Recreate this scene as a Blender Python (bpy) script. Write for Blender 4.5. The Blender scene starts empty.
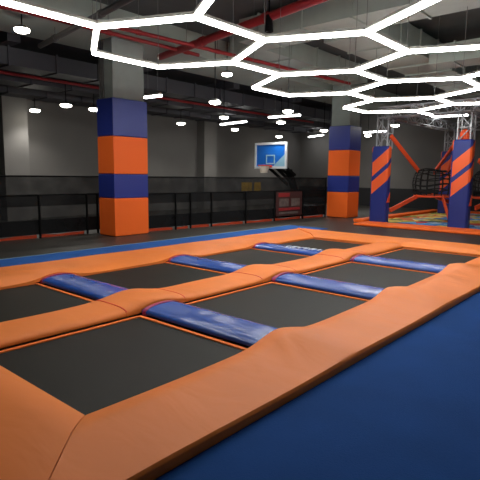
import bpy, bmesh, math, random
from math import sin, cos, pi, sqrt, exp
from mathutils import Vector, Matrix
random.seed(7)
C = bpy.context.scene.collection
scene = bpy.context.scene

# ------------------------------------------------------------------ materials
def lin(c):
    return tuple(((x/255)/12.92 if x/255 <= .04045 else ((x/255+.055)/1.055)**2.4) for x in c) + (1,)

def mat(name, col, rough=.6, metal=0, emit=0, bump=0, bscale=8, var=0, vscale=3, spec=.5, stretch=(1, 1, 1), alpha=1):
    m = bpy.data.materials.new(name); m.use_nodes = True
    nt = m.node_tree; b = nt.nodes['Principled BSDF']
    c = lin(col)
    b.inputs['Base Color'].default_value = c
    b.inputs['Roughness'].default_value = rough
    b.inputs['Metallic'].default_value = metal
    b.inputs['Specular IOR Level'].default_value = spec
    b.inputs['Alpha'].default_value = alpha
    if emit:
        b.inputs['Emission Color'].default_value = c
        b.inputs['Emission Strength'].default_value = emit
    if bump or var:
        tc = nt.nodes.new('ShaderNodeTexCoord'); mp = nt.nodes.new('ShaderNodeMapping')
        mp.inputs['Scale'].default_value = stretch
        nt.links.new(tc.outputs['Object'], mp.inputs['Vector'])
    if var:
        n = nt.nodes.new('ShaderNodeTexNoise'); n.inputs['Scale'].default_value = vscale; n.inputs['Detail'].default_value = 5
        nt.links.new(mp.outputs[0], n.inputs['Vector'])
        r = nt.nodes.new('ShaderNodeValToRGB')
        r.color_ramp.elements[0].position = .3; r.color_ramp.elements[1].position = .7
        r.color_ramp.elements[0].color = tuple(x*(1-var) for x in c[:3])+(1,)
        r.color_ramp.elements[1].color = tuple(min(1, x*(1+var)) for x in c[:3])+(1,)
        nt.links.new(n.outputs['Fac'], r.inputs['Fac']); nt.links.new(r.outputs['Color'], b.inputs['Base Color'])
    if bump:
        n = nt.nodes.new('ShaderNodeTexNoise'); n.inputs['Scale'].default_value = bscale; n.inputs['Detail'].default_value = 3
        n.inputs['Distortion'].default_value = .6
        nt.links.new(mp.outputs[0], n.inputs['Vector'])
        bp = nt.nodes.new('ShaderNodeBump'); bp.inputs['Strength'].default_value = bump; bp.inputs['Distance'].default_value = .02
        nt.links.new(n.outputs['Fac'], bp.inputs['Height']); nt.links.new(bp.outputs['Normal'], b.inputs['Normal'])
    return m

def net_mat(name, col, cover, rough=.8, lines=0):
    """knitted netting: dark yarn with small openings (alpha noise-free, even cover)"""
    m = bpy.data.materials.new(name); m.use_nodes = True
    nt = m.node_tree; b = nt.nodes['Principled BSDF']; out = nt.nodes['Material Output']
    b.inputs['Base Color'].default_value = lin(col); b.inputs['Roughness'].default_value = rough
    b.inputs['Specular IOR Level'].default_value = .2
    t = nt.nodes.new('ShaderNodeBsdfTransparent'); mx = nt.nodes.new('ShaderNodeMixShader')
    tc = nt.nodes.new('ShaderNodeTexCoord')
    n = nt.nodes.new('ShaderNodeTexNoise'); n.inputs['Scale'].default_value = 2.2; n.inputs['Detail'].default_value = 4
    nt.links.new(tc.outputs['Object'], n.inputs['Vector'])
    mr = nt.nodes.new('ShaderNodeMapRange')
    mr.inputs['From Min'].default_value = .3; mr.inputs['From Max'].default_value = .7
    mr.inputs['To Min'].default_value = cover-.1; mr.inputs['To Max'].default_value = min(1, cover+.1)
    nt.links.new(n.outputs['Fac'], mr.inputs['Value'])
    nt.links.new(mr.outputs[0], mx.inputs['Fac'])
    nt.links.new(t.outputs[0], mx.inputs[1]); nt.links.new(b.outputs[0], mx.inputs[2])
    nt.links.new(mx.outputs[0], out.inputs['Surface'])
    return m

M = dict(
    floor=mat('dark turf floor', (46, 44, 39), .45, bump=.2, bscale=60, var=.25, vscale=1.2),
    bluemat=mat('blue carpet mat', (25, 68, 130), .9, bump=.25, bscale=90, var=.10, vscale=1.5, spec=.12),
    bluestrip=mat('blue edge mat', (36, 88, 160), .85, bump=.2, bscale=90, var=.08, vscale=1.5, spec=.2),
    whiteedge=mat('pale edge', (120, 150, 170), .8),
    orange=mat('orange vinyl', (240, 132, 58), .5, spec=.25, bump=.55, bscale=3.2, var=.07, vscale=1.1, stretch=(1, .5, 1)),
    orangehot=mat('bright orange vinyl', (255, 112, 42), .5, spec=.2, bump=.1, bscale=3),
    seam=mat('red seam', (225, 60, 44), .6, spec=.2),
    piping=mat('pink piping', (170, 50, 90), .5),
    cord=mat('orange trim webbing', (240, 126, 62), .7, spec=.1),
    bluepad=mat('blue vinyl', (46, 86, 172), .24, spec=.6, bump=.2, bscale=5, var=.08, vscale=2, stretch=(1.5, .5, 1)),
    navy=mat('navy vinyl', (36, 52, 136), .45, bump=.12, bscale=3),
    bed=mat('woven black jumping mat', (30, 29, 23), .55, spec=.2, bump=.15, bscale=150, var=.12, vscale=2),
    black=mat('black steel', (11, 11, 12), .7, spec=.1),
    blackpad=mat('black vinyl', (20, 20, 23), .6),
    wall=mat('grey painted wall', (108, 106, 103), .85, var=.05, vscale=1),
    walldark=mat('dark dado', (34, 34, 37), .7),
    pilaster=mat('grey painted pilaster', (116, 114, 111), .85, var=.04, vscale=1),
    concrete=mat('grey pillar paint', (140, 148, 142), .8, var=.08, vscale=2),
    ceil=mat('grey slab', (78, 83, 80), .9, var=.15, vscale=1.5),
    ceildark=mat('black painted slab', (42, 42, 46), .9),
    ductdark=mat('black painted duct', (56, 56, 62), .6),
    duct=mat('galvanised duct', (160, 168, 158), .55, metal=.25, var=.08, vscale=2, bump=.05, bscale=3),
    beam=mat('pale beam', (160, 170, 160), .8, var=.08, vscale=1.5),
    redpipe=mat('red pipe paint', (140, 34, 36), .5, spec=.3),
    greypipe=mat('grey pipe', (90, 88, 86), .5, metal=.3),
    housing=mat('lamp housing', (150, 148, 140), .5, metal=.3),
    glow=mat('white light diffuser', (255, 255, 252), .5, emit=23),
    glowspot=mat('warm lamp glass', (255, 250, 236), .5, emit=23),
    glowbar=mat('batten diffuser', (255, 255, 255), .5, emit=16),
    wire=mat('thin wire', (120, 120, 118), .5, metal=.5),
    steel=mat('truss aluminium', (165, 167, 170), .45, metal=.2),
    white=mat('white board', (225, 232, 238), .4),
    board=mat('blue board', (24, 112, 214), .4),
    boardpale=mat('pale board', (150, 200, 226), .4),
    red=mat('rim red', (205, 60, 40), .4),
    rope=mat('black rope', (26, 24, 24), .8),
    strap=mat('orange webbing strap', (240, 84, 38), .6),
    kick=mat('dull orange skirt', (176, 66, 40), .7, spec=.1),
    signbase=mat('dark red sign', (64, 34, 33), .6),
    signred=mat('red sign ink', (138, 34, 36), .6),
    signgrey=mat('grey sign ink', (92, 80, 76), .6, var=.4, vscale=7),
    yellow=mat('yellow notice', (212, 168, 44), .7, var=.1),
    netdense=net_mat('dense black netting', (15, 15, 17), .93),
    netmid=net_mat('black netting band', (19, 19, 20), .80),
    netopen=net_mat('open black netting', (30, 30, 31), .5),
    nettop=net_mat('fine black netting', (26, 26, 27), .5),
    hoopnet=net_mat('white hoop net', (210, 200, 185), .75),
)

# foam filling: blotches of yellow, olive, blue, white and red
def foam_mat():
    m = bpy.data.materials.new('foam filling'); m.use_nodes = True
    nt = m.node_tree; b = nt.nodes['Principled BSDF']; b.inputs['Roughness'].default_value = .7
    tc = nt.nodes.new('ShaderNodeTexCoord')
    v = nt.nodes.new('ShaderNodeTexVoronoi'); v.inputs['Scale'].default_value = 1.9
    nt.links.new(tc.outputs['Object'], v.inputs['Vector'])
    sp = nt.nodes.new('ShaderNodeSeparateColor'); nt.links.new(v.outputs['Color'], sp.inputs['Color'])
    def ramp(cols):
        r = nt.nodes.new('ShaderNodeValToRGB'); r.color_ramp.interpolation = 'CONSTANT'
        e = r.color_ramp.elements
        while len(e) < len(cols): e.new(.5)
        for i, c in enumerate(cols): e[i].position = i/len(cols); e[i].color = lin(c)
        nt.links.new(sp.outputs[0], r.inputs['Fac']); return r
    warm = ramp([(240, 206, 84), (180, 168, 62), (250, 228, 140), (140, 138, 56), (232, 190, 72), (226, 110, 60), (205, 192, 118), (108, 134, 72)])
    cool = ramp([(48, 132, 216), (84, 168, 236), (36, 96, 180), (190, 220, 240), (226, 70, 70), (72, 156, 226), (236, 212, 108), (44, 116, 192)])
    n = nt.nodes.new('ShaderNodeTexNoise'); n.inputs['Scale'].default_value = .55
    nt.links.new(tc.outputs['Object'], n.inputs['Vector'])
    r2 = nt.nodes.new('ShaderNodeValToRGB'); r2.color_ramp.elements[0].position = .47; r2.color_ramp.elements[1].position = .53
    sx = nt.nodes.new('ShaderNodeSeparateXYZ'); nt.links.new(tc.outputs['Object'], sx.inputs[0])
    ma = nt.nodes.new('ShaderNodeMath'); ma.operation = 'MULTIPLY_ADD'   # blue towards lower y
    nt.links.new(sx.outputs['Y'], ma.inputs[0]); ma.inputs[1].default_value = -.16; nt.links.new(n.outputs['Fac'], ma.inputs[2])
    mb_ = nt.nodes.new('ShaderNodeMath'); mb_.operation = 'ADD'; mb_.inputs[1].default_value = .93
    nt.links.new(ma.outputs[0], mb_.inputs[0]); nt.links.new(mb_.outputs[0], r2.inputs['Fac'])
    mx = nt.nodes.new('ShaderNodeMix'); mx.data_type = 'RGBA'
    nt.links.new(r2.outputs['Color'], mx.inputs[0]); nt.links.new(warm.outputs[0], mx.inputs[6]); nt.links.new(cool.outputs[0], mx.inputs[7])
    nt.links.new(mx.outputs[2], b.inputs['Base Color'])
    return m
M['foam'] = foam_mat()

def stripe_mat():
    """navy sleeve with helical orange bands; u = metres around the sleeve, v = height"""
    m = bpy.data.materials.new('navy sleeve with orange bands'); m.use_nodes = True
    nt = m.node_tree; b = nt.nodes['Principled BSDF']; b.inputs['Roughness'].default_value = .5
    uv = nt.nodes.new('ShaderNodeUVMap'); uv.uv_map = 'wrap'
    s = nt.nodes.new('ShaderNodeSeparateXYZ'); nt.links.new(uv.outputs[0], s.inputs[0])
    q = nt.nodes.new('ShaderNodeMath'); q.operation = 'MULTIPLY_ADD'
    nt.links.new(s.outputs['X'], q.inputs[0]); q.inputs[1].default_value = -.85; nt.links.new(s.outputs['Y'], q.inputs[2])
    mr = nt.nodes.new('ShaderNodeMapRange'); mr.inputs['From Min'].default_value = -3; mr.inputs['From Max'].default_value = 3
    nt.links.new(q.outputs[0], mr.inputs['Value'])
    r = nt.nodes.new('ShaderNodeValToRGB'); r.color_ramp.interpolation = 'CONSTANT'
    N, O = lin((28, 46, 124)), lin((244, 100, 42))
    stops = [(-3, N), (.93, O), (1.33, N), (1.49, O), (1.93, N)]
    e = r.color_ramp.elements
    while len(e) < len(stops): e.new(.5)
    for i, (p, c) in enumerate(stops): e[i].position = (p+3)/6; e[i].color = c
    nt.links.new(mr.outputs[0], r.inputs['Fac']); nt.links.new(r.outputs['Color'], b.inputs['Base Color'])
    return m
M['stripe'] = stripe_mat()

# ------------------------------------------------------------------ mesh helpers
class MB:
    def __init__(s): s.v = []; s.f = []
    def add(s, vs, fs):
        o = len(s.v); s.v += [tuple(v) for v in vs]; s.f += [tuple(i+o for i in f) for f in fs]
    def box(s, x0, x1, y0, y1, z0, z1, bev=0):
        if bev:
            b = bmesh.new(); bmesh.ops.create_cube(b, size=1)
            for v in b.verts: v.co = Vector(((x0+x1)/2+v.co.x*(x1-x0), (y0+y1)/2+v.co.y*(y1-y0), (z0+z1)/2+v.co.z*(z1-z0)))
            bmesh.ops.bevel(b, geom=b.edges[:], offset=bev, segments=3, affect='EDGES', profile=.5)
            b.verts.index_update(); s.add([v.co for v in b.verts], [[v.index for v in f.verts] for f in b.faces]); b.free(); return s
        s.add([(x, y, z) for z in (z0, z1) for y in (y0, y1) for x in (x0, x1)],
              [(0, 2, 3, 1), (4, 5, 7, 6), (0, 1, 5, 4), (2, 6, 7, 3), (0, 4, 6, 2), (1, 3, 7, 5)]); return s
    def obox(s, a, b, w, h, up=(0, 0, 1)):
        """bar from a to b, w wide (sideways), h tall"""
        a, b = Vector(a), Vector(b); d = (b-a).normalized(); u = Vector(up)
        if abs(d.dot(u)) > .99: u = Vector((1, 0, 0))
        r = d.cross(u).normalized(); u = r.cross(d).normalized()
        vs = []
        for p in (a, b):
            for sr, su in ((-1, -1), (1, -1), (1, 1), (-1, 1)): vs.append(p + r*(sr*w/2) + u*(su*h/2))
        s.add(vs, [(3, 2, 1, 0), (4, 5, 6, 7), (0, 1, 5, 4), (1, 2, 6, 5), (2, 3, 7, 6), (3, 0, 4, 7)]); return s
    def tube(s, pts, r, n=8, closed=False, caps=True):
        pts = [Vector(p) for p in pts]; k = len(pts); rings = []
        for i, p in enumerate(pts):
            if closed: d = pts[(i+1) % k]-pts[i-1]
            else: d = pts[min(i+1, k-1)]-pts[max(i-1, 0)]
            d.normalize(); u = Vector((0, 0, 1)) if abs(d.z) < .95 else Vector((1, 0, 0))
            a = d.cross(u).normalized(); c = a.cross(d).normalized()
            rings.append([p + a*(r*cos(2*pi*j/n)) + c*(r*sin(2*pi*j/n)) for j in range(n)])
        fs = []
        for i in range(k if closed else k-1):
            for j in range(n):
                fs.append((i*n+j, i*n+(j+1) % n, ((i+1) % k)*n+(j+1) % n, ((i+1) % k)*n+j))
        if caps and not closed: fs += [tuple(range(n))[::-1], tuple((k-1)*n+j for j in range(n))]
        s.add([v for g in rings for v in g], fs); return s
    def lathe(s, prof, cx, cy, n=24):
        k = len(prof)
        s.add([(cx+r*cos(2*pi*j/n), cy+r*sin(2*pi*j/n), z) for r, z in prof for j in range(n)],
              [(i*n+j, i*n+(j+1) % n, (i+1)*n+(j+1) % n, (i+1)*n+j) for i in range(k-1) for j in range(n)]); return s
    def build(s, name, m, parent=None, smooth=False, uv=None, loc=None):
        me = bpy.data.meshes.new(name); off = Vector(loc or (0, 0, 0))
        if parent is not None: off = off + parent_world(parent)
        me.from_pydata([tuple(Vector(v)-off) for v in s.v], [], s.f); me.update()
        b = bmesh.new(); b.from_mesh(me); bmesh.ops.recalc_face_normals(b, faces=b.faces[:]); b.to_mesh(me); b.free()
        if smooth:
            for p in me.polygons: p.use_smooth = True
            try: me.set_sharp_from_angle(angle=math.radians(40))
            except Exception: pass
        me.materials.append(m)
        o = bpy.data.objects.new(name, me); C.objects.link(o)
        if parent is not None: o.parent = parent; o.location = loc or (0, 0, 0)
        else: o.location = off
        return o
def parent_world(o):
    v = Vector((0, 0, 0))
    while o is not None: v += o.location; o = o.parent
    return v
def thing(name, label, cat, loc=(0, 0, 0), group=None):
    o = bpy.data.objects.new(name, None); o.empty_display_size = .1; C.objects.link(o); o.location = loc
    return tag(o, label, cat, group)
def tag(o, label, cat, group=None, kind=None):
    if label: o['label'] = label
    if cat: o['category'] = cat
    if group: o['group'] = group
    if kind: o['kind'] = kind
    return o
def struct(name, mb, m, **k):
    o = mb.build(name, m, **k)
    if o.parent is None: o['kind'] = 'structure'
    return o
def slab(name, m, XY, top, bot, nu, nv, parent=None, loc=None):
    """soft closed sheet: XY(u,v) plan position, top/bot heights"""
    mb = MB(); vs = []; fs = []
    us = [i/nu for i in range(nu+1)]; ws = [.5-.5*cos(pi*j/nv) for j in range(nv+1)]
    for f in (top, bot):
        for u in us:
            for w in ws:
                x, y = XY(u, w); vs.append((x, y, f(x, y, u, w)))
    S = (nu+1)*(nv+1); I = lambda i, j, t: t*S+i*(nv+1)+j
    for i in range(nu):
        for j in range(nv):
            fs.append((I(i, j, 0), I(i+1, j, 0), I(i+1, j+1, 0), I(i, j+1, 0)))
            fs.append((I(i, j, 1), I(i, j+1, 1), I(i+1, j+1, 1), I(i+1, j, 1)))
    for i in range(nu):
        for j in (0, nv): fs.append((I(i, j, 0), I(i, j, 1), I(i+1, j, 1), I(i+1, j, 0)))
    for j in range(nv):
        for i in (0, nu): fs.append((I(i, j, 0), I(i, j+1, 0), I(i, j+1, 1), I(i, j, 1)))
    mb.add(vs, fs)
    return mb.build(name, m, parent, smooth=True, loc=loc)

# ------------------------------------------------------------------ camera
fpx, Hc = 490.127, 1.5
r_ = Vector((.65805617, -.75289627, .01045397)); u_ = Vector((.09175947, .09396554, .99133782)); f_ = Vector((.74735686, .65139672, -.13091996))
cam = bpy.data.cameras.new('camera'); co = bpy.data.objects.new('camera', cam); C.objects.link(co)
cam.sensor_width = 36; cam.lens = fpx/480*36; cam.clip_end = 100
m3 = Matrix((r_, u_, -f_)).transposed(); co.matrix_world = Matrix.Translation((0, 0, Hc)) @ m3.to_4x4()
scene.camera = co

# ------------------------------------------------------------------ the setting
XB, XE, YR, YL = -4.5, 23.5, -6.5, 16.0       # back, end, right, left walls
HZ, HD = 5.2, 4.7                              # lit slab, dark slab
struct('floor', MB().box(XB, XE, YR, YL, -.1, 0), M['floor'])
struct('ceiling', MB().box(XB, XE, YR, 11.5, HZ, HZ+.2), M['ceil'])
struct('ceiling_dark', MB().box(XB, XE, 11.5, YL, HD, HD+.7), M['ceildark'])
struct('wall_left', MB().box(XB, XE, YL, YL+.2, 0, 5.4), M['wall'])
struct('wall_end', MB().box(XE, XE+.2, YR, YL+.2, 0, 5.4), M['wall'])
struct('wall_right', MB().box(XB, XE, YR-.2, YR, 0, 5.4), M['wall'])
struct('wall_back', MB().box(XB-.2, XB, YR-.2, YL+.2, 0, 5.4), M['wall'])
struct('trim_1', MB().box(XE-.06, XE, YR, YL-.02, 0, .93), M['walldark'])
for i, x in enumerate((6.75, 15.4, -1.9)):
    struct('pilaster_%d' % (i+1), MB().box(x, x+.78, YL-.45, YL, 0, HD), M['pilaster'])
struct('beam_1', MB().box(XB, XE, 9.75, 11.5, 4.62, HZ), M['beam'])

# padded pillars
def pillar(n, x0, x1, y0, y1, ztop, cuts, label, conduit):
    p = struct('pillar_%d' % n, MB().box(x0+.05, x1-.05, y0+.05, y1-.05, 0, ztop), M['concrete'])
    if conduit:
        for k in range(3):
            c = MB().tube([(x0+.03, y1-.12-k*.07, cuts[-1]), (x0+.03, y1-.12-k*.07, ztop-.02)], .018).build('conduit', M['greypipe'], p, smooth=True)
    t = thing('pillar_padding', label, 'padding', ((x0+x1)/2, (y0+y1)/2, 0))
    z0 = .005
    for k, z1 in enumerate(cuts):
        mb = MB(); e = .004
        w = .047
        # four-sided sleeve: closed tube of pads around the shaft
        prof = [(x0, y0), (x1, y0), (x1, y1), (x0, y1)]; inn = [(x0+w, y0+w), (x1-w, y0+w), (x1-w, y1-w), (x0+w, y1-w)]
        vs = []; rs = .018
        def ring(d, z): return [(x0+d, y0+d, z), (x1-d, y0+d, z), (x1-d, y1-d, z), (x0+d, y1-d, z)]
        rings = [ring(w, z0), ring(rs, z0), ring(0, z0+rs), ring(0, z1-rs), ring(rs, z1-.001), ring(w, z1-.001)]
        for g in rings: vs += g
        R = len(rings)
        fs = [(i*4+j, i*4+(j+1) % 4, ((i+1) % R)*4+(j+1) % 4, ((i+1) % R)*4+j) for i in range(R) for j in range(4)]
        mb.add(vs, fs)
        o = mb.build('pad_section', M['orangehot'] if k % 2 == 0 else M['navy'], t)
        o['label'] = 'bright orange vinyl pad section' if k % 2 == 0 else 'navy blue vinyl pad section'
        z0 = z1+.001
pillar(1, 6.84, 7.84, 9.93, 10.58, 4.62, (.92, 1.5, 2.39, 3.27), 'blue and orange padding around the large square pillar at left', True)
pillar(2, 15.93, 16.76, 8.75, 9.6, HZ, (.93, 1.52, 2.44, 3.31), 'blue and orange padding around the pillar right of the basketball board', False)

# ------------------------------------------------------------------ floor mats
o = MB().box(-4.3, 10.9, -6.3, 1.83, 0.001, .012).build('floor_mat', M['bluemat']); tag(o, 'large blue carpet mat along the near side of the trampolines', 'mat')
o = MB().box(-4.3, 12.2, 7.3, 8.62, .001, .012).build('floor_mat', M['bluestrip']); tag(o, 'long blue strip of matting behind the trampolines, before the net fence', 'mat')
MB().box(-4.3, 12.2, 8.585, 8.62, .0125, .016).build('edge_strip', M['whiteedge'], o)

# ------------------------------------------------------------------ trampolines
X1 = [3.08+2.256*k for k in range(4)]                 # far end of each bed
X0 = [1.36]+[x+.55 for x in X1[:3]]
XC = [x+.30 for x in X1[:3]]                          # middle of the blue dividers
ROWS = ((2.42, 4.06), (4.68, 6.33))
ordn = ['first', 'second', 'third', 'fourth']
for r, (y0, y1) in enumerate(ROWS):
    for k in range(4):
        x0, x1 = X0[k], X1[k]
        side = 'row beside the large blue mat' if r == 0 else 'row beside the net fence'
        if k == 0: lab = 'nearest black trampoline of the '+side
        elif k == 3: lab = 'black trampoline at the far end of the '+side
        else: lab = '%s black trampoline from the near end, %s' % (ordn[k], side)
        t = thing('trampoline', lab, 'trampoline', ((x0+x1)/2, (y0+y1)/2, .001), 'black trampolines in two rows of four')
        # frame ring (black), trim ring (orange), bed
        def ringmb(a, b, z0, z1):
            m = MB()
            m.box(x0-a, x1+a, y0-a, y0-b, z0, z1); m.box(x0-a, x1+a, y1+b, y1+a, z0, z1)
            m.box(x0-a, x0-b, y0-b, y1+b, z0, z1); m.box(x1+b, x1+a, y0-b, y1+b, z0, z1); return m
        ringmb(.2, .012, .001, .016).build('frame', M['black'], t)
        ringmb(.012, -.03, .012, .032).build('border_trim', M['cord'], t)
        n = 10
        slab('jumping_bed', M['bed'], lambda u, w: (x0+.018+u*(x1-x0-.036), y0+.018+w*(y1-y0-.036)),
             lambda x, y, u, w: .022-.012*sin(pi*u)*sin(pi*w), lambda x, y, u, w: .004, n, n, t)

def bump(x, amp, s=.30):
    return sum(amp*exp(-((x-c)/s)**2) for c in XC)
# blue dividers
for r, (ya, yb) in enumerate(((2.40, 4.2), (4.62, 6.42))):
    for k, c in enumerate(XC):
        lab = ['shiny blue pad between the two nearest trampolines',
               'blue pad between the second and third trampolines',
               'blue pad between the third and last trampolines'][k] + [' beside the large blue mat', ' on the net fence side'][r]
        t = thing('divider_pad', lab, 'pad', (c, (ya+yb)/2, .018), 'blue divider pads between trampolines')
        hw = .25
        slab('cover', M['bluepad'], lambda u, w: (c-hw+w*2*hw, ya+.1+u*(yb-ya-.2)),
             lambda x, y, u, w: .055+.055*(max(0, 1-abs(2*w-1)**2.6))**.6+.005*sin(19*y+3*k)*sin(pi*w)*sin(5*y+k),
             lambda x, y, u, w: .036 if abs(2*w-1) > .8 else .02, 24, 12, t)
        last_pad = t
        for yy in (ya+.05, yb-.165):
            slab('piping', M['piping'], lambda u, w: (c-hw-.006+w*(2*hw+.012), yy+u*.05),
                 lambda x, y, u, w: .055+.067*(max(0, 1-(2*w-1)**2))**.55, lambda x, y, u, w: .019, 2, 12, t)

# white printed marks, too blurred to read, on the far pad of the fence side row
marks = MB(); rnd = random.Random(3); c = XC[2]
def dome(x): return .057+.06*(max(0, 1-((x-c)/.25)**2))**.6
y = 5.62
while y > 4.86:
    for k in range(3):
        yy = y-rnd.random()*.06; xa_ = c-.10+rnd.random()*.1; xb_ = xa_+.06+rnd.random()*.12
        marks.obox((xa_, yy, dome(xa_)+.003), (xb_, yy-.03+rnd.random()*.06, dome(xb_)+.003), .022, .006)
    y -= .085
marks.build('printed_marks', M['white'], last_pad)['label'] = 'white printed marks'

# orange pads
def rim_top(inner, mid, outer, amp, along):
    """height across a border pad: w=0 at the trampolines, w=1 outside"""
    def f(x, y, u, w):
        if w < .32: h = inner+(mid-inner)*sin(w/.32*pi/2)
        else: h = mid+(outer-mid)*(w-.32)/.68
        if along: h += bump(x, amp)*(1-w)**.8
        s = .018
        h += .004*sin(x*3.1+y*1.7)+.003*sin(x*7.3-y*2.2)*sin(pi*min(1, w*1.0))
        if along: # folds where the vinyl sags beside the raised crossings
            h += sum(1.7*k*exp(-((x-c+.55*w)/.035)**2)*sin(pi*min(1, w*1.15))**2 for c, k in ((3.32, .012), (3.0, .006), (3.75, .005), (4.9, .005), (5.2, .007), (5.45, .006), (5.75, .008), (6.0, .005), (7.2, .006), (7.6, .007), (8.0, .006)) if w < .87)
        return h
    return f
def rim(label, XY, inner, mid, outer, amp, along, nu):
    t0 = rim_top(inner, mid, outer, amp, along)
    def top(x, y, u, w):
        h = t0(x, y, u, w)
        return h - (.022*max(0, (w-.98)/.02)**2)
    def bot(x, y, u, w):
        if w < .12: return max(.034, t0(x, y, u, w)-.045-.2*w)
        return .017
    o = slab('border_pad', M['orange'], XY, top, bot, nu, 22)
    return tag(o, label, 'pad', 'orange border pads around the trampolines')
W = .73
xa, xb, yn, yf = 1.48, 9.92, 2.50, 6.30
WL = .98
g = .004
rim('long orange pad bordering the large blue mat', lambda u, w: ((xa-W*w+g)+u*((xb+W*w-g)-(xa-W*w+g)), yn-W*w), .07, .12, .085, .085, True, 150)
rim('long orange pad bordering the blue strip on the net fence side', lambda u, w: ((xa-W*w+g)+u*((xb+W*w-g)-(xa-W*w+g)), yf+WL*w), .055, .11, .13, .08, True, 150)
rim('orange pad crossing the near end of both trampoline rows', lambda u, w: (xa-W*w, (yn-W*w+g)+u*((yf+WL*w-g)-(yn-W*w+g))), .07, .12, .085, 0, False, 60)
rim('orange pad crossing the far end of both trampoline rows', lambda u, w: (xb+W*w, (yn-W*w+g)+u*((yf+WL*w-g)-(yn-W*w+g))), .06, .13, .15, 0, False, 60)

# centre strip: long pads and short crossing pads, seams between
yc0, yc1 = 4.12, 4.74
def ctop(x, y, u, w):
    d = (max(0, 1-(2*w-1)**4))**.5
    return .048+.055*d+bump(x, .068, .33)+.003*sin(x*4.1+y*3)
def cbot(x, y, u, w):
    e = abs(2*w-1)
    return max(.034, ctop(x, y, u, w)-.05) if e > .6 else .034
edges = [1.49]
for c in XC: edges += [c-.43, c+.40]
edges += [9.905]
for i in range(len(edges)-1):
    a, b = edges[i]+.002, edges[i+1]-.002
    if i % 2 == 0:
        lab = ['long orange centre pad between the two nearest trampolines', 'long orange centre pad between the two second trampolines',
               'long orange centre pad between the two third trampolines', 'long orange centre pad between the two farthest trampolines'][i//2]
    else:
        lab = 'short raised orange centre pad where the %s pair of blue pads meets it' % ['nearest', 'middle', 'farthest'][i//2]
    t = slab('centre_pad', M['orange'], lambda u, w: (a+u*(b-a), yc0+w*(yc1-yc0)), ctop, cbot, 26, 14)
    tag(t, lab, 'pad', 'orange centre pads between the trampoline rows')
    if i % 2 == 1:
        for xs in (a+.001, b-.013):
            slab('seam', M['seam'], lambda u, w: (xs+u*.012, yc0+.002+w*(yc1-yc0-.004)), lambda x, y, u, w: ctop(x, y, u, w)+.003,
                 lambda x, y, u, w: ctop(x, y, u, w)-.004, 1, 14, t)

# ------------------------------------------------------------------ net fences
def fence(label, A, B, posts, sags=0):
    A, B = Vector((*A, 0)), Vector((*B, 0)); L = (B-A).length; d = (B-A)/L; nrm = Vector((-d.y, d.x, 0))
    t = thing('net_fence', label, 'fence', A)
    def panel(name, z0, z1, m, off=0, n=1, wave=0, th=.012, s0=0, s1=None):
        mb = MB(); s1 = L if s1 is None else s1; k = max(2, int((s1-s0)/.12)); vs = []; fs = []
        for i in range(k+1):
            s = s0+(s1-s0)*i/k; P = A+d*s+nrm*(off+.012*sin(s*2.3))
            zt = z1+wave*(sin(s*4.1)+.6*sin(s*9.7))
            for q in (-th/2, th/2):
                vs += [tuple(P+nrm*q+Vector((0, 0, z0))), tuple(P+nrm*q+Vector((0, 0, zt)))]
        for i in range(k):
            a = i*4; b = a+4
            fs += [(a, b, b+1, a+1), (a+2, a+3, b+3, b+2), (a+1, b+1, b+3, a+3), (a, a+2, b+2, b)]
        fs += [(0, 1, 3, 2), (k*4, k*4+2, k*4+3, k*4+1)]
        mb.add(vs, fs); return mb.build(name, m, t)
    panel('net_skirt', .085, .42, M['netdense'], .05)
    panel('net_panel', .42, .74, M['netopen'], .05)
    panel('net_band', .74, 1.0, M['netmid'], .05)
    panel('upper_net', 1.0, 1.42, M['nettop'], .05)
    ps = sorted(posts)
    for s in ps:
        P = A+d*s
        MB().tube([P+Vector((0, 0, .001)), P+Vector((0, 0, 1.0 if 0 < s < L-.05 else 1.45))], .028, 10).build('post', M['black'], t, smooth=True)
    MB().tube([A+Vector((0, 0, 1.43))+nrm*.05, B+Vector((0, 0, 1.43))+nrm*.05], .018, 8).build('top_rail', M['black'], t, smooth=True)
    MB().tube([A+Vector((0, 0, 1.0))+nrm*.05, B+Vector((0, 0, 1.0))+nrm*.05], .016, 8).build('middle_rail', M['black'], t, smooth=True)
    for a, b in zip(ps[:-1], ps[1:]):
        if b-a > .5:
            o = panel('kick_strip', .004, .068, M['kick'], -.02+.1, wave=.012, th=.05, s0=a+.06, s1=b-.06); o['label'] = 'orange strip along the foot of the net'
fence('black net fence left of the large padded pillar', (-4.3, 10.92), (7.2, 10.92), [0, 2.2, 4.5, 7.0, 9.77, 11.0, 11.3])
fence('black net fence between the two padded pillars', (7.9, 10.2), (15.85, 9.6), [.03, 1.03, 1.55, 2.33, 3.75, 5.1, 6.6, 7.94])

# sign on the fence
fA, fB = Vector((7.9, 10.2, 0)), Vector((15.85, 9.6, 0)); fd = (fB-fA).normalized(); fn = Vector((-fd.y, fd.x, 0))
def on_f(s, z, off=-.055): return fA+fd*s+fn*off+Vector((0, 0, z))
sg = thing('rules_sign', 'dark red printed sign hanging on the net fence under the basketball board', 'sign', on_f(5.78, .16))
def plate(s0, s1, z0, z1, off, name, m, th=.006):
    mb = MB(); vs = []
    for o2 in (off, off-th):
        vs += [on_f(s0, z0, o2), on_f(s1, z0, o2), on_f(s1, z1, o2), on_f(s0, z1, o2)]
    mb.add(vs, [(0, 1, 2, 3), (7, 6, 5, 4), (0, 4, 5, 1), (1, 5, 6, 2), (2, 6, 7, 3), (3, 7, 4, 0)])
    return mb.build(name, m, sg)
plate(5.11, 6.46, .16, .97, -.05, 'board', M['signbase'], .02)
plate(5.21, 5.78, .80, .93, -.072, 'title', M['signred'])
plate(5.25, 5.73, .48, .74, -.072, 'picture', M['signgrey'])
plate(5.87, 6.33, .48, .74, -.072, 'picture', M['signgrey'])
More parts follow.
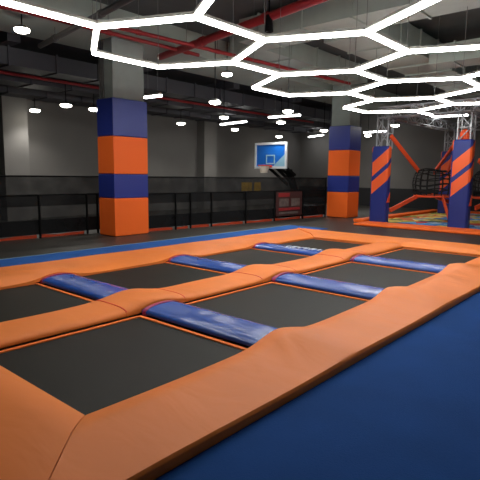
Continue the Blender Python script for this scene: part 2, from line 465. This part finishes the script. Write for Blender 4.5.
plate(5.23, 6.35, .34, .43, -.072, 'red_bar', M['signred'])
plate(5.25, 6.23, .22, .29, -.072, 'text_block', M['signgrey'])

# yellow notices on the far wall
for x0, x1, lab in ((18.42, 19.2, 'wide yellow notice on the grey wall behind the net fence'), (19.4, 19.92, 'narrow yellow notice on the grey wall behind the net fence')):
    t = MB().box(x0, x1, YL-.02, YL-.001, .66, 1.16).build('wall_notice', M['yellow']); tag(t, lab, 'notice', 'yellow notices on the grey wall')

# ------------------------------------------------------------------ basketball hoop
bx, by, bz = 14.9, 11.5, 2.25
bh = thing('basketball_hoop', 'basketball hoop with blue and white backboard on black arms behind the fence', 'basketball hoop', (16.6, 11.4, 0))
MB().box(bx, bx+.04, by-.75, by+.75, bz-.48, bz+.48).build('backboard', M['board'], bh)
def rect_frame(y0, y1, z0, z1, w, x0, x1):
    m = MB(); m.box(x0, x1, y0, y1, z0, z0+w); m.box(x0, x1, y0, y1, z1-w, z1); m.box(x0, x1, y0, y0+w, z0+w, z1-w); m.box(x0, x1, y1-w, y1, z0+w, z1-w); return m
o = rect_frame(by-.76, by+.76, bz-.49, bz+.49, .085, bx-.02, bx+.045).build('board_frame', M['white'], bh); o['label'] = 'white border of the backboard'
o = rect_frame(by-.21, by+.21, bz-.32, bz+.03, .045, bx-.012, bx-.001).build('target_square', M['boardpale'], bh); o['label'] = 'pale blue target square'
mb = MB(); mb.add([(x, y, z) for x in (bx-.008, bx-.001) for y, z in ((by-.675, bz-.405), (by-.675, bz+.05), (by-.12, bz-.405))], [(0, 1, 2), (5, 4, 3), (0, 3, 4, 1), (1, 4, 5, 2), (2, 5, 3, 0)])
o = mb.build('corner_graphic', M['boardpale'], bh); o['label'] = 'pale triangle in the lower corner of the board'
rz = bz-.38; rc = (bx-.38, by)
MB().tube([(rc[0]+.225*cos(a*pi/12), rc[1]+.225*sin(a*pi/12), rz) for a in range(24)], .016, 8, closed=True).build('rim', M['red'], bh, smooth=True)
MB().box(bx-.16, bx-.002, by-.09, by+.09, rz-.06, rz+.02).build('rim_bracket', M['red'], bh)
MB().lathe([(.22, rz-.01), (.17, rz-.11), (.14, rz-.2), (.13, rz-.27)], *rc, 20).build('hoop_net', M['hoopnet'], bh, smooth=True)
for yy in (-.18, .18):
    MB().obox((bx+.05, by+yy, bz-.12), (bx+1.3, by+yy*.8-.1, bz-.72), .07, .09).build('upper_arm', M['black'], bh)
    MB().obox((bx+.05, by+yy, bz-.40), (bx+1.2, by+yy*.8-.1, bz-1.10), .07, .09).build('lower_arm', M['black'], bh)
MB().box(bx+.045, bx+.09, by-.3, by+.3, bz-.45, bz-.05).build('arm_plate', M['black'], bh)
MB().obox((16.75, 11.4, .3), (15.95, 11.4, 1.72), .24, .16).build('mast', M['black'], bh)
MB().box(16.1, 17.6, 11.0, 11.8, .001, .32, .04).build('base', M['blackpad'], bh)

# ------------------------------------------------------------------ climbing area
def pit_bar(x0, x1, y0, y1, z1, lab):
    o = MB().box(x0, x1, y0, y1, .003, z1, .03).build('pit_border_pad', M['orangehot']); return tag(o, lab, 'pad', 'orange pads bordering the foam pit')
pit_bar(13.7, 14.7, -1.5, 7.3, .075, 'low orange pad along the front of the foam pit')
pit_bar(14.72, 21.9, 7.46, 7.85, .11, 'long orange pad along the fence side of the foam pit')
pit_bar(21.55, 21.9, -1.5, 7.44, .11, 'orange pad along the back of the foam pit')
def ftop(x, y, u, w):
    return .022+.018*(sin(x*9.1+2*sin(y*5))*sin(y*8.3+1.5*sin(x*4)))
o = slab('foam_filling', M['foam'], lambda u, w: (14.72+u*6.82, -1.5+w*8.94), ftop, lambda x, y, u, w: .002, 90, 100)
tag(o, 'yellow, olive and blue foam pieces filling the pit', 'foam', kind='stuff')

def sleeve(x0, x1, y0, y1, h, label):
    """tapered square foam sleeve with wrap-around uv"""
    me = bpy.data.meshes.new('sleeve'); b = bmesh.new()
    uvl = b.loops.layers.uv.new('wrap'); cx, cy = (x0+x1)/2, (y0+y1)/2
    lx, ly = x1-x0, y1-y0
    ch = .05
    # start at (x0,y1), go along -y on the x0 face, then +x on the y0 face ...
    pts = [(x0, y1-ch), (x0, y0+ch), (x0+ch, y0), (x1-ch, y0), (x1, y0+ch), (x1, y1-ch), (x1-ch, y1), (x0+ch, y1)]
    per = [0]
    for i in range(8):
        p, q = pts[i], pts[(i+1) % 8]; per.append(per[-1]+math.dist(p, q))
    zs = [.0, .04, h*.5, h-.04, h]
    ins = [.02, 0, 0, 0, .03]
    vs = [[b.verts.new((cx+(x-cx)*(1-2*k/lx)-cx, cy+(y-cy)*(1-2*k/ly)-cy, z)) for x, y in pts] for z, k in zip(zs, ins)]
    for i in range(4):
        for j in range(8):
            f = b.faces.new((vs[i][j], vs[i][(j+1) % 8], vs[i+1][(j+1) % 8], vs[i+1][j]))
            for l, (u, v) in zip(f.loops, ((per[j], zs[i]), (per[j+1], zs[i]), (per[j+1], zs[i+1]), (per[j], zs[i+1]))): l[uvl].uv = (u, v)
    for g in (vs[0][::-1], vs[-1]):
        f = b.faces.new(g)
        for l in f.loops: l[uvl].uv = (0, 2.3)
    b.normal_update(); bmesh.ops.recalc_face_normals(b, faces=b.faces[:]); b.to_mesh(me); b.free()
    me.materials.append(M['stripe'])
    o = bpy.data.objects.new('post_padding', me); C.objects.link(o); o.location = (cx, cy, .003)
    return tag(o, label, 'padding', 'navy padded truss posts with orange diagonal stripes')
P1, P2, P3 = (15.18, 7.09), (15.25, 4.62), (21.05, 6.95)
def sl(P, h, lab): return sleeve(P[0]-.33, P[0]-.02, P[1]-.29, P[1]+.27, h, lab)
p1 = sl(P1, 2.46, 'navy padded post with orange diagonal stripes, next to the padded pillar')
p2_ = sl(P2, 2.58, 'navy padded post with orange diagonal stripes, in front of the rope net')
sl(P3, 2.55, 'navy padded post with orange stripes, farthest of the three, behind the net')

for P, o in ((P1, p1), (P2, p2_)):
    xa_, xb_, yy = P[0]-.29, P[0]-.06, P[1]-.29
    mb = MB(); mb.add([(x, y, z) for y in (yy-.012, yy-.001) for x, z in ((xa_, .68), (xb_, .68), (xb_, 1.0))], [(0, 1, 2), (5, 4, 3), (0, 3, 4, 1), (1, 4, 5, 2), (2, 5, 3, 0)])
    mb.build('orange_patch', M['strap'], o)['label'] = 'orange triangular patch'
# truss frame over the climbing area
tf = thing('truss_frame', 'silver box truss frame over the foam pit standing in the padded posts', 'truss', (15.2, 5.8, 0))
def truss(a, b, w, step, r=.022, up=(0, 0, 1)):
    a, b = Vector(a), Vector(b); L = (b-a).length; d = (b-a)/L; u = Vector(up); s = d.cross(u).normalized(); u = s.cross(d)
    mb = MB(); cor = [s*sx*w/2+u*su*w/2 for sx, su in ((-1, -1), (1, -1), (1, 1), (-1, 1))]
    for c in cor: mb.tube([a+c, b+c], r, 6)
    n = max(2, round(L/step))
    for k in range(4):
        c0, c1 = cor[k], cor[(k+1) % 4]
        for i in range(n):
            p, q = a+d*(L*i/n), a+d*(L*(i+1)/n)
            mb.tube([p+(c0 if i % 2 else c1), q+(c1 if i % 2 else c0)], r*.6, 5)
            mb.tube([p+c0, p+c1], r*.6, 5)
    return mb
for P, zs_ in ((P1, 2.40), (P2, 2.52), (P3, 2.49)): truss((P[0], P[1], zs_), (P[0], P[1], 3.36), .36, .85, r=.028, up=(1, 0, 0)).build('upright_truss', M['steel'], tf)
truss((P1[0], P1[1]+.2, 3.53), (P1[0]+.07, -1.4, 3.6), .32, .36).build('front_truss', M['steel'], tf)
truss((P1[0]+.2, P1[1], 3.53), (P3[0]+.2, P3[1], 3.53), .30, .6).build('side_truss', M['steel'], tf)
truss((P2[0]+.2, P2[1], 3.55), (21.2, P2[1], 3.55), .30, .6).build('side_truss', M['steel'], tf)
truss((P3[0]+.05, P3[1]+.2, 3.53), (P3[0]+.05, -1.4, 3.55), .30, .36).build('back_truss', M['steel'], tf)

# rope net climbing barrels slung by orange straps
def barrel(cx, cy, rx, ry, z0, z1, anchors, label):
    t = thing('rope_net', label, 'climbing net', (cx, cy, z0), 'black rope nets slung on orange straps')
    mb = MB(); n = 18
    prof = [(1.0, 0), (1.08, .2), (1.12, .4), (1.1, .6), (1.04, .8), (.92, .95)]
    P = lambda a, k: (cx+rx*prof[k][0]*cos(a), cy+ry*prof[k][0]*sin(a), z0+(z1-z0)*prof[k][1]+.05*sin(3*a+k))
    for k in range(len(prof)): mb.tube([P(2*pi*j/(2*n), k) for j in range(2*n)], .02, 6, closed=True)
    for j in range(n): mb.tube([P(2*pi*j/n, k) for k in range(len(prof))], .018, 6)
    for q in range(-4, 5):     # top and floor nets
        x = q/4.6; hh = sqrt(max(0, 1-x*x))
        for zz, sc in ((z1-.06, .92), (z0, 1)):
            mb.tube([(cx+rx*sc*x, cy-ry*sc*hh, zz), (cx+rx*sc*x, cy+ry*sc*hh, zz)], .016, 6)
            mb.tube([(cx-rx*sc*hh, cy+ry*sc*x, zz), (cx+rx*sc*hh, cy+ry*sc*x, zz)], .016, 6)
    mb.build('rope_mesh', M['rope'], t)
    MB().tube([(cx+rx*1.0*cos(2*pi*j/24), cy+ry*1.0*sin(2*pi*j/24), z0-.01) for j in range(24)], .04, 8, closed=True).build('bottom_ring', M['strap'], t, smooth=True)
    for a, b in anchors:
        MB().obox(a, b, .05, .13).build('strap', M['strap'], t)
barrel(17.0, 6.05, .66, .64, .88, 1.78, [
    ((P1[0]-.02, P1[1]-.22, 2.80), (16.62, 6.48, 1.70)), ((P1[0]+.0, P1[1]-.30, .42), (16.55, 6.42, .88)),
    ((P2[0]+.2, P2[1]+.2, 2.80), (16.75, 5.58, 1.70)), ((P2[0]-.1, P2[1]+.30, .30), (16.55, 5.62, .88)),
    ((P3[0]-.2, P3[1]-.2, 2.80), (17.55, 6.3, 1.66)), ((P3[0]-.36, P3[1]-.34, .45), (17.5, 6.3, .88))],
    'black rope climbing net slung on orange straps between the padded posts')
barrel(17.2, 4.25, .60, .58, .88, 1.72, [((P2[0]+.2, P2[1]-.34, 2.0), (16.7, 4.0, 1.55)), ((P2[0]+.36, P2[1]-.3, .6), (16.72, 4.0, .88))],
    'black rope climbing net half hidden right of the middle padded post')
MB().lathe([(.02, 2.585), (.13, 2.60), (.17, 2.70), (.16, 2.80), (.1, 2.88), (.02, 2.9)], P2[0], P2[1], 14).build('strap_bundle', M['strap'], tf, smooth=True)
MB().lathe([(.02, 2.555), (.12, 2.57), (.15, 2.68), (.13, 2.78), (.02, 2.82)], P3[0], P3[1]-.1, 14).build('strap_bundle', M['strap'], tf, smooth=True)

# ------------------------------------------------------------------ ducts and pipes
OVER = []
def over(x, y):
    '''underside of whatever is overhead'''
    z = 4.62 if 9.75 < y < 11.5 else HZ if y < 9.75 else HD
    for x0, x1, y0, y1, b in OVER:
        if x0 < x < x1 and y0 < y < y1: z = min(z, b)
    return z-.001
def duct(label, a, b, w, h, m, step=1.2, group='air ducts'):
    a, b = Vector(a), Vector(b); L = (b-a).length; d = (b-a)/L
    t = MB().obox(a, b, w, h).build('air_duct', m); tag(t, label, 'duct', group)
    sx, sy = (L/2, w/2) if abs(d.x) > .5 else (w/2, L/2); c = (a+b)/2
    OVER.append((c.x-sx-.04, c.x+sx+.04, c.y-sy-.04, c.y+sy+.04, c.z-h/2-.03))
    n = int(L/step)
    for i in range(1, n+1):
        p = a+d*(L*i/(n+.5))
        MB().obox(p-d*.02, p+d*.02, w+.06, h+.06).build('flange', m, t)
    return t
duct('pale grey rectangular duct running across over the first trampolines', (9.45, -5.5, 4.83), (9.45, 7.9, 4.83), 1.0, .5, M['duct'])
duct('wide pale grey duct running lengthwise in the middle of the ceiling', (10.0, 5.6, 4.78), (21, 5.6, 4.78), 1.3, .55, M['duct'])
duct('pale grey duct running lengthwise beside the pale beam', (10.0, 8.6, 4.9), (15.7, 8.6, 4.9), 1.1, .5, M['duct'])
duct('pale grey cross duct over the far end of the trampolines', (13.2, -5.5, 4.55), (13.2, 4.9, 4.55), .8, .45, M['duct'])
duct('large grey duct over the blue mat at upper right', (13.8, 1.6, 4.85), (22, 1.6, 4.85), 1.2, .5, M['ceil'])
duct('black painted duct nearest the pale beam over the fence', (XB+.3, 12.3, 4.221), (22.8, 12.3, 4.221), .7, .4, M['ductdark'])
duct('black painted duct in the middle over the fence zone', (XB+.3, 13.7, 4.15), (22.8, 13.7, 4.15), .8, .5, M['ductdark'])
duct('black painted duct close to the far wall', (XB+.3, 15.2, 4.05), (22.8, 15.2, 4.05), .9, .45, M['ductdark'])
for i, x in enumerate((1.5, 5.2, 9.0, 12.8, 16.6, 20.4)):
    b = MB().box(x, x+.3, 11.52, YL-.46, 4.45, HD).build('beam_%d' % (i+2), M['ductdark']); b['kind'] = 'structure'; OVER.append((x, x+.3, 11.52, YL, 4.45))

# ------------------------------------------------------------------ honeycomb light
ZL = 3.3
O0 = Vector((5.3876, 4.3001)); A_ = Vector((.5271, -1.2243)); B_ = Vector((1.2464, -.0079))
def node(i, j): v = O0+A_*i+B_*j; return Vector((v.x, v.y, ZL))
E = [((0, 0), (1, 0)), ((1, 0), (1, 1)), ((1, 1), (0, 2)), ((0, 2), (-1, 2)), ((-1, 2), (-1, 1)), ((-1, 1), (0, 0)),
     ((-1, -1), (0, -1)), ((0, -1), (0, 0)), ((-1, 1), (-2, 1)), ((-2, 1), (-2, 0)), ((-2, 0), (-1, -1)),
     ((-1, -1), (-1, -2)), ((0, -1), (1, -2)), ((1, 0), (2, -1)), ((1, 1), (2, 1)), ((2, 1), (2, 2)), ((2, 2), (1, 3)),
     ((0, 2), (0, 3)), ((0, 3), (-1, 4)), ((-1, 4), (-2, 4)), ((-2, 4), (-2, 3)), ((-2, 3), (-1, 2)),
     ((0, 3), (1, 3)), ((1, 3), (1, 4)), ((1, 4), (0, 5)), ((0, 5), (-1, 5)), ((-1, 5), (-1, 4)),
     ((0, 5), (0, 6)), ((-1, 5), (-2, 6)), ((-2, 6), (-2, 7)), ((-2, 7), (-1, 7)), ((-1, 7), (0, 6)), ((-1, 7), (-1, 8)),
     ((1, -2), (0, -3)), ((0, -3), (-1, -2)), ((1, -2), (2, -2)), ((2, -2), (2, -1)), ((2, -1), (3, -1)), ((3, -1), (3, 0)), ((3, 0), (2, 1)),
     ((2, 2), (3, 2)), ((1, 4), (2, 4)), ((0, 6), (1, 6))]
for ci, cj in ():
    ring = [(ci, cj-1), (ci+1, cj-1), (ci+1, cj), (ci, cj+1), (ci-1, cj+1), (ci-1, cj)]
    for a, b in zip(ring, ring[1:]+ring[:1]):
        if (a, b) not in E and (b, a) not in E: E.append((a, b))
hl = thing('honeycomb_light', 'large white glowing honeycomb light of hexagon tubes hung under the ceiling', 'light', (O0.x, O0.y, ZL))
used = set()
for a, b in E:
    p, q = node(*a), node(*b); d = (q-p).normalized(); p2, q2 = p+d*.01, q-d*.01
    t = MB().obox(p2, q2, .044, .044).build('light_tube', M['glow'], hl)
    MB().obox(p2+Vector((0, 0, .045)), q2+Vector((0, 0, .045)), .085, .035).build('housing', M['housing'], t)
    used.add(a); used.add(b)
for nd in sorted(used):
    p = node(*nd)
    zt = over(p.x, p.y)
    MB().tube([p+Vector((0, 0, .055)), (p.x, p.y, zt)], .005, 5).build('suspension_wire', M['wire'], hl)

# ------------------------------------------------------------------ lamps in the ceiling
def unproj(px, py, z):
    d = f_+r_*((px-240)/fpx)-u_*((py-240)/fpx); k = (z-Hc)/d.z; return Vector((0, 0, Hc))+d*k
spots = [(22, 31, 4.3, 'by the honeycomb light at far left, largest of them'), (35, 111, 3.4, 'first from the left of the low row over the left fence'),
         (66, 106, 3.4, 'second from the left of the low row over the left fence'), (94, 110, 3.4, 'half hidden behind the left padded pillar'),
         (181, 124, 3.4, 'just right of the left padded pillar, low near the wall'), (215, 103, 3.4, 'above the batten, second largest right of the left pillar'),
         (227, 75, 4.3, 'close under the pale beam inside the honeycomb'), (224, 118, 3.4, 'immediately left of the short batten'),
         (235, 130, 3.4, 'just below the short batten'), (288, 112, 3.4, 'immediately above the batten right of centre'),
         (281, 123, 3.4, 'just below the batten right of centre'), (279, 137, 3.4, 'directly over the basketball board'),
         (324, 131, 3.4, 'at the top left corner of the right padded pillar'), (368, 136, 3.4, 'beside the top right corner of the right padded pillar'),
         (395, 126, 3.4, 'under the truss beside the nearest truss post')]
for i, (px, py, z, lab) in enumerate(spots):
    P = unproj(px, py, z)
    near = z > 4
    t = thing('downlight', 'round glowing downlight '+lab, 'light', P, 'round downlights under the ceiling')
    R = .15 if near else .155
    zt = over(P.x, P.y)
    MB().lathe([(.004, P.z+.1), (R*.6, P.z+.095), (R, P.z+.05), (R*1.02, P.z+.035), (R*.9, P.z+.035)], P.x, P.y, 24).build('shade', M['housing'], t, smooth=True)
    MB().lathe([(R*.98, P.z+.034), (R*.92, P.z-.01), (R*.6, P.z-.03), (R*.25, P.z-.04), (.004, P.z-.042)], P.x, P.y, 24).build('lamp', M['glowspot'], t, smooth=True)
    MB().tube([(P.x, P.y, P.z+.1), (P.x, P.y, zt)], .012, 6).build('rod', M['black'], t)
bars = [((269, 117.5), (300, 115), 3.6, 'right of centre with two downlights beside it'), ((221, 124.5), (246, 121.5), 3.6, 'left of centre over the net fence'),
        ((309, 137), (323, 135), 3.6, 'left of the right padded pillar'), ((364, 132.5), (387, 131), 3.6, 'between the right padded pillar and the truss post'),
        ((432, 117), (468, 115), 3.75, 'over the climbing net by the truss'), ((145, 97.5), (161, 95.5), 3.6, 'touching the left padded pillar on its right')]
for a, b, z, lab in bars:
    A = unproj(*a, z); B = unproj(*b, z); c = (A+B)/2
    t = thing('batten_light', 'straight white batten light '+lab, 'light', c, 'straight batten lights')
    MB().obox(A, B, .09, .05).build('tube', M['glowbar'], t)
    MB().obox(A+Vector((0, 0, .05)), B+Vector((0, 0, .05)), .1, .05).build('housing', M['housing'], t)
    for P in (A.lerp(B, .2), A.lerp(B, .8)):
        zq = over(P.x, P.y)
        MB().tube([P+Vector((0, 0, .07)), (P.x, P.y, zq)], .005, 5).build('wire', M['wire'], t)

# ------------------------------------------------------------------ pipes
def pipe(label, pts, r, m, couplings=True):
    t = MB().tube(pts, r, 10).build('ceiling_pipe', m, smooth=True); tag(t, label, 'pipe', 'pipes under the ceiling')
    a, b = Vector(pts[0]), Vector(pts[-1]); L = (b-a).length
    if couplings:
        for i in range(1, int(L/2.2)+1):
            p = a.lerp(b, i*2.2/L); d = (b-a).normalized()
            MB().tube([p-d*.06, p+d*.06], r*1.25, 10).build('coupling', m, t, smooth=True)
            MB().tube([p+Vector((0, 0, r)), Vector((p.x, p.y, 4.62 if p.y > 9.75 else HZ))], .008, 5).build('hanger', M['wire'], t)
def pline(p, q, z, ext0=0, ext1=0):
    a, b = unproj(*p, z), unproj(*q, z); d = (b-a)
    return [a-d*ext0, b+d*ext1]
pipe('thick red pipe running across under the grey slab', pline((312, 1), (160, 57), 4.5, .6, 0), .085, M['redpipe'])
pipe('thin red pipe running lengthwise left of centre', [(4.5, 8.9, 4.45), (14.5, 8.05, 4.45)], .045, M['redpipe'])
pipe('thin red pipe by the left pillar running lengthwise', [(2.0, 9.5, 4.5), (9.0, 9.3, 4.5)], .045, M['redpipe'])
pipe('thin dark red pipe above the left fence', [(0, 12.9, 4.0), (20, 12.95, 4.0)], .04, M['redpipe'], False)
pipe('thick grey pipe running across at upper left', pline((127, 0), (40, 46), 4.4, .3, 0), .06, M['greypipe'])
pipe('thin grey pipe at upper right', [(8.2, 1.0, 4.75), (8.6, -4, 4.75)], .03, M['greypipe'])
pipe('thin grey pipe lengthwise at upper right', [(10.2, 2.9, 4.92), (20, 2.9, 4.92)], .04, M['greypipe'])

# small black projector hanging above the honeycomb
P = unproj(269, 24, 4.35)
t = thing('ceiling_speaker', 'small black spotlight hanging above the honeycomb at top centre', 'spotlight', P)
t.name = 'hanging_spotlight'
MB().lathe([(.004, P.z+.17), (.06, P.z+.16), (.075, P.z), (.085, P.z-.14), (.07, P.z-.15), (.004, P.z-.12)], P.x, P.y, 16).build('can', M['black'], t, smooth=True)
MB().tube([P+Vector((0, 0, .16)), (P.x, P.y, HZ)], .015, 6).build('rod', M['black'], t)

# ------------------------------------------------------------------ light
def area(name, loc, sx, sy, e, col=(1, 1, 1), rot=(0, 0, 0)):
    l = bpy.data.lights.new(name, 'AREA'); l.shape = 'RECTANGLE'; l.size = sx; l.size_y = sy; l.energy = e; l.color = col
    o = bpy.data.objects.new(name, l); C.objects.link(o); o.location = loc; o.rotation_euler = rot; return o
for i, (px, py, z, lab) in enumerate(spots):
    P = unproj(px, py, z)
    l = bpy.data.lights.new('downlight_beam', 'SPOT'); l.energy = 85; l.spot_size = math.radians(130); l.spot_blend = .8; l.shadow_soft_size = .12; l.color = (1, .96, .9)
    o = bpy.data.objects.new('downlight_beam', l); C.objects.link(o); o.location = (P.x, P.y, P.z-.12)
w = bpy.data.worlds.new('world'); scene.world = w; w.use_nodes = True
bg = w.node_tree.nodes['Background']; bg.inputs[0].default_value = (.5, .52, .56, 1); bg.inputs[1].default_value = .05
scene.view_settings.view_transform = 'Standard'
scene.view_settings.look = 'None'
scene.view_settings.exposure = .28
